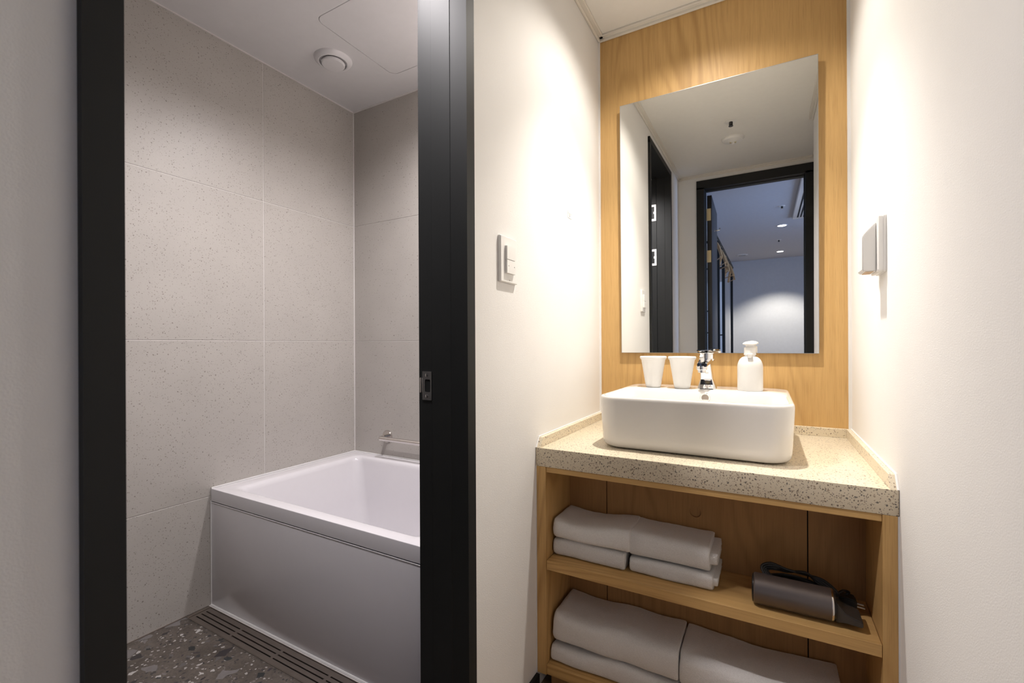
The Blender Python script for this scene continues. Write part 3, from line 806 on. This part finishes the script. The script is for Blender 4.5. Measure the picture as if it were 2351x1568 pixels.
bmesh.ops.bevel(nzl, geom=nzl.edges[:], offset=.002, segments=2, affect='EDGES')
link('nozzle', nzl, M['smoke_plastic'], hd, True)
hb = box('folded_handle', -.005, .150, 1.385, 1.425, s1 + .0006, s1 + .040, M['dryer_end'], hd, .014, 4)
# cord loops wound over the barrel and handle
for k in range(4):
    o1, o2 = k * .0045, k * .003
    pts = [(-.005 + o1, 1.360 + o2, s1 + .060), (-.014 + o1, 1.372 + o2, s1 + .080 - o2), (.008 + o1, 1.380, s1 + .090 - o1), (.045, 1.388 + o2, s1 + .078 - o2), (.085, 1.392 - o2, s1 + .073 + o2),
           (.122 - o1, 1.388, s1 + .070 - o2), (.150 - o1, 1.378 - o2, s1 + .052), (.146 - o1, 1.386, s1 + .036), (.100, 1.398, s1 + .046 + o2), (.040, 1.402 - o2, s1 + .052 + o2), (.0, 1.385 + o2, s1 + .050), (-.005 + o1, 1.360 + o2, s1 + .060)]
    link('cord', tube_bm(spline(pts, 6), .0031, 8), M['rubber'], hd, True)
pl_ = loft([[(.152, 1.40 + a * .014, s1 + .020 + b * .016) for a, b in ((-1, -1), (1, -1), (1, 1), (-1, 1))], [(.178, 1.40 + a * .018, s1 + .022 + b * .018) for a, b in ((-1, -1), (1, -1), (1, 1), (-1, 1))],
            [(.192, 1.40 + a * .016, s1 + .020 + b * .015) for a, b in ((-1, -1), (1, -1), (1, 1), (-1, 1))]])
bmesh.ops.bevel(pl_, geom=pl_.edges[:], offset=.003, segments=2, affect='EDGES')
pg = link('plug', pl_, M['rubber'], hd, True)
for s in (-1, 1):
    link('pin', tube_bm([(.192, 1.40 + s * .008, s1 + .020), (.208, 1.40 + s * .008, s1 + .019)], .0024, 10), M['steel'], pg, True)
link('cord', tube_bm(spline([(.150, 1.388, s1 + .040), (.165, 1.396, s1 + .050), (.178, 1.405, s1 + .045), (.170, 1.404, s1 + .036)], 6), .0031, 8), M['rubber'], hd, True)

# ------------------------------------------------------------------ switch, key card holder, sticker
sw = thing('light_switch', (XL, 1.105, .235), 'white double rocker light switch on the left wall beside the door frame', 'light switch')
def plate(y0, y1, z0, z1, xa, xb, r, mat, name, parent, sh=.002):
    bm = loft([[(x, a, b) for a, b, _ in rrect(y0 + i, y1 - i, z0 + i, z1 - i, 0, r, 4)] for x, i in ((xa, 0), (xb - (xb - xa) * .35, 0), (xb, sh))])
    return link(name, bm, mat, parent, True, angle=25)
plate(1.052, 1.148, .173, .300, XL + .0003, XL + .0095, .003, M['plastic'], 'cover_plate', sw)
plate(1.0745, 1.1225, .236, .2735, XL + .0095, XL + .0165, .001, M['plastic'], 'rocker', sw, .0006)
rk2 = plate(1.0745, 1.1225, .1975, .2350, XL + .0095, XL + .0165, .001, M['plastic'], 'rocker', sw, .0006)
for yy in (1.083, 1.115):
    link('mark', lathe([(.0016, 0), (.0016, .0003)], (XL + .0165, yy, .218), 12, 'x'), M['ink'], rk2)
link('mark', lathe([(.0016, 0), (.0016, .0003)], (XL + .0097, 1.10, .180), 10, 'x'), M['ink'], sw)

kh = thing('key_card_holder', (XR, 1.47, .24), 'white key card holder with a sloped pocket on the right wall', 'key card holder')
plate_b = loft([[(x, a, b) for a, b, _ in rrect(1.385 + i, 1.475 - i, .172 + i, .312 - i, 0, .006, 5)] for x, i in ((XR - .0003, 0), (XR - .006, 0), (XR - .0062, .0012), (XR - .0085, .0012), (XR - .0150, .0005), (XR - .0175, .003))])
link('back_plate', plate_b, M['plastic'], kh, True, angle=25)
poly = [(XR - .0170, .176), (XR - .043, .177), (XR - .0455, .180), (XR - .0455, .262), (XR - .044, .2655), (XR - .030, .284), (XR - .0170, .296)]
bm = loft([[(x, y, z) for x, z in poly] for y in (1.398, 1.462)])
bmesh.ops.bevel(bm, geom=bm.edges[:], offset=.0022, segments=2, affect='EDGES')
link('card_pocket', bm, M['plastic'], kh, True, angle=30)
box('card_slot', XR - .038, XR - .022, 1.404, 1.456, .1755, .1768, M['beech'], kh)

stk = thing('wall_sticker', (XL, 1.568, .478), 'tiny square outlined sticker on the left wall above and right of the switch', 'sticker')
box('sheet', XL + .0001, XL + .0005, 1.549, 1.587, .468, .492, M['plastic'], stk)
for b_ in ((1.549, 1.587, .4915, .4920), (1.549, 1.587, .468, .4685), (1.549, 1.5495, .468, .492), (1.5865, 1.587, .468, .492), (1.553, 1.556, .482, .488), (1.563, 1.566, .475, .488), (1.570, 1.573, .475, .488), (1.580, 1.583, .482, .488), (1.566, 1.570, .473, .476)):
    box('print', XL + .0005, XL + .0007, b_[0], b_[1], b_[2], b_[3], M['ink'], stk)

# ------------------------------------------------------------------ bathroom: tub, drain, vent, grab bar
tz, tz2 = -.5514, -.5991
ty0, ty1 = .955, YT - .001
tx0, tx1 = XT + .001, XI - .001
tb = thing('bathtub', ((tx0 + tx1) / 2, ty0, ZFB), 'white rectangular acrylic bathtub with a flat apron in the tiled corner', 'bathtub')
def tr(x0, x1, y0, y1, z, r): return rrect(x0, x1, y0, y1, z, r, 10)
ta, tb_, tc, td = tx0 + .088, tx1 - .09, ty0 + .048, ty1 - .062
rings = [tr(tx0, tx1, ty0, ty1, tz2, .004), tr(tx0, tx1, ty0, ty1, tz - .004, .004), tr(tx0 + .001, tx1 - .001, ty0 + .001, ty1 - .001, tz - .001, .004), tr(tx0 + .004, tx1 - .004, ty0 + .004, ty1 - .004, tz, .004),
         tr(ta - .010, tb_ + .010, tc - .010, td + .010, tz, .03), tr(ta - .002, tb_ + .002, tc - .002, td + .002, tz - .002, .034), tr(ta + .006, tb_ - .006, tc + .004, td - .004, tz - .009, .036),
         tr(ta + .012, tb_ - .012, tc + .007, td - .007, tz - .022, .04), tr(ta + .05, tb_ - .03, tc + .02, td - .025, tz - .20, .05), tr(ta + .075, tb_ - .045, tc + .03, td - .035, tz - .33, .05),
         tr(ta + .10, tb_ - .06, tc + .045, td - .05, tz - .368, .05), tr(ta + .14, tb_ - .09, tc + .07, td - .075, tz - .38, .04)]
link('tub_shell', loft(rings, False, True), M['acrylic'], tb, True, angle=40)
box('apron_panel', tx0 + .004, tx1, ty0 + .0008, ty0 + .018, ZFB + .001, tz2 - .0035, M['acrylic'], tb, .002, 2)
box('apron_edge_highlight', tx0 + .004, tx1, ty0 - .0002, ty0 + .006, tz2 - .0070, tz2 - .0036, M['silicone'], tb, .001, 1)  # light line on the apron's top edge, added as a paler, slightly proud strip
link('sealant', tube_bm([(tx1, ty0, ZFB + .0015), (tx0 + .003, ty0, ZFB + .0015), (tx0 + .003, ty0, ZFB + .0025)], .0042, 6), M['silicone'], tb, True)
link('sealant', tube_bm([(tx0 + .0025, ty0 + .001, ZFB), (tx0 + .0025, ty0 + .001, tz2)], .003, 6), M['silicone'], tb, True)
link('sealant', tube_bm([(tx0 + .0015, ty0 + .002, tz + .0008), (tx0 + .0015, ty1 - .0015, tz + .0008), (tx1, ty1 - .0015, tz + .0008)], .003, 6), M['silicone'], tb, True)

dn = thing('linear_drain', (-1.33, .907, ZFB), 'bronzed steel linear drain grate with three rows of slots along the bathtub', 'drain')
def framebox(x0, x1, y0, y1, wd, z0, z1):
    return [(x0, x1, y0, y0 + wd, z0, z1), (x0, x1, y1 - wd, y1, z0, z1), (x0, x0 + wd, y0 + wd, y1 - wd, z0, z1), (x1 - wd, x1, y0 + wd, y1 - wd, z0, z1)]
boxes('frame', [(XT + .001, XI, .8662, .8685, ZFB - .03, ZFB + .0012), (XT + .001, XI, .9445, .9468, ZFB - .03, ZFB + .0012), (XT + .001, XT + .018, .8685, .9445, ZFB - .03, ZFB + .0008)], M['steel_dark'], dn)
yrows = [.8885, .9065, .9235]; hs = .0022
edges = [.870] + [v for y in yrows for v in (y - hs, y + hs)] + [.9435]
for k in range(0, len(edges), 2):
    box('bar', XT + .0195, XI, edges[k], edges[k + 1], ZFB - .004, ZFB, M['steel_dark'], dn, .0004, 1, False)
xx = -1.853
while xx < XI:
    box('bridge', xx - (.012 if xx > -1.85 else .0115), xx, .888 - hs, .924 + hs, ZFB - .004, ZFB - .0001, M['steel_dark'], dn)
    xx += .2325
boxes('edge_strip', [(XT + .0002, XT + .004, .35, .868, ZFB, ZFB + .003)], M['steel_dark'], dn)

vl = (-1.607, 1.311, ZB)
fitting('ceiling_exhaust_valve', vl, [('rim', lathe([(.077, 0), (.076, -.004), (.070, -.011), (.060, -.016), (.056, -.015), (.054, -.004)], vl, 48), M['ceil_bath']),
    ('disc', lathe([(.030, -.006), (.044, -.011), (.0475, -.016), (.047, -.022), (.044, -.0245), (.03, -.0255)], vl, 48), M['ceil_bath']),
    ('throat', lathe([(.0545, -.0015), (.0545, -.003)], vl, 40), M['black'])], 'round white air exhaust valve on the bathroom ceiling', 'vent')

gb_ = thing('grab_bar', (-1.656, YT, -.455), 'polished steel grab bar on the tile wall above the bathtub', 'grab bar')
gy = YT - .055
def gpts(x, s): return [(x, YT - .004, -.455), (x, YT - .030, -.4555), (x + s * .004, gy + .008, -.4555), (x + s * .014, gy, -.4555)]
link('bar', tube_bm([(-1.643, gy, -.4535), (-1.005, gy, -.4535)], .0108, 20), M['steel_pol'], gb_, True)
for x, s in ((-1.650, 1), (-1.0, -1)):
    link('stand_off', tube_bm(spline([(x, YT - .003, -.4535), (x, YT - .028, -.4535), (x + s * .003, gy + .006, -.4535), (x + s * .012, gy, -.4535)], 5), .0106, 16), M['steel_pol'], gb_, True)
    link('flange', lathe([(.0315, 0), (.0315, -.003), (.0290, -.0075), (.012, -.0075)], (x, YT - .0005, -.4535), 36, 'y'), M['steel_pol'], gb_, True)
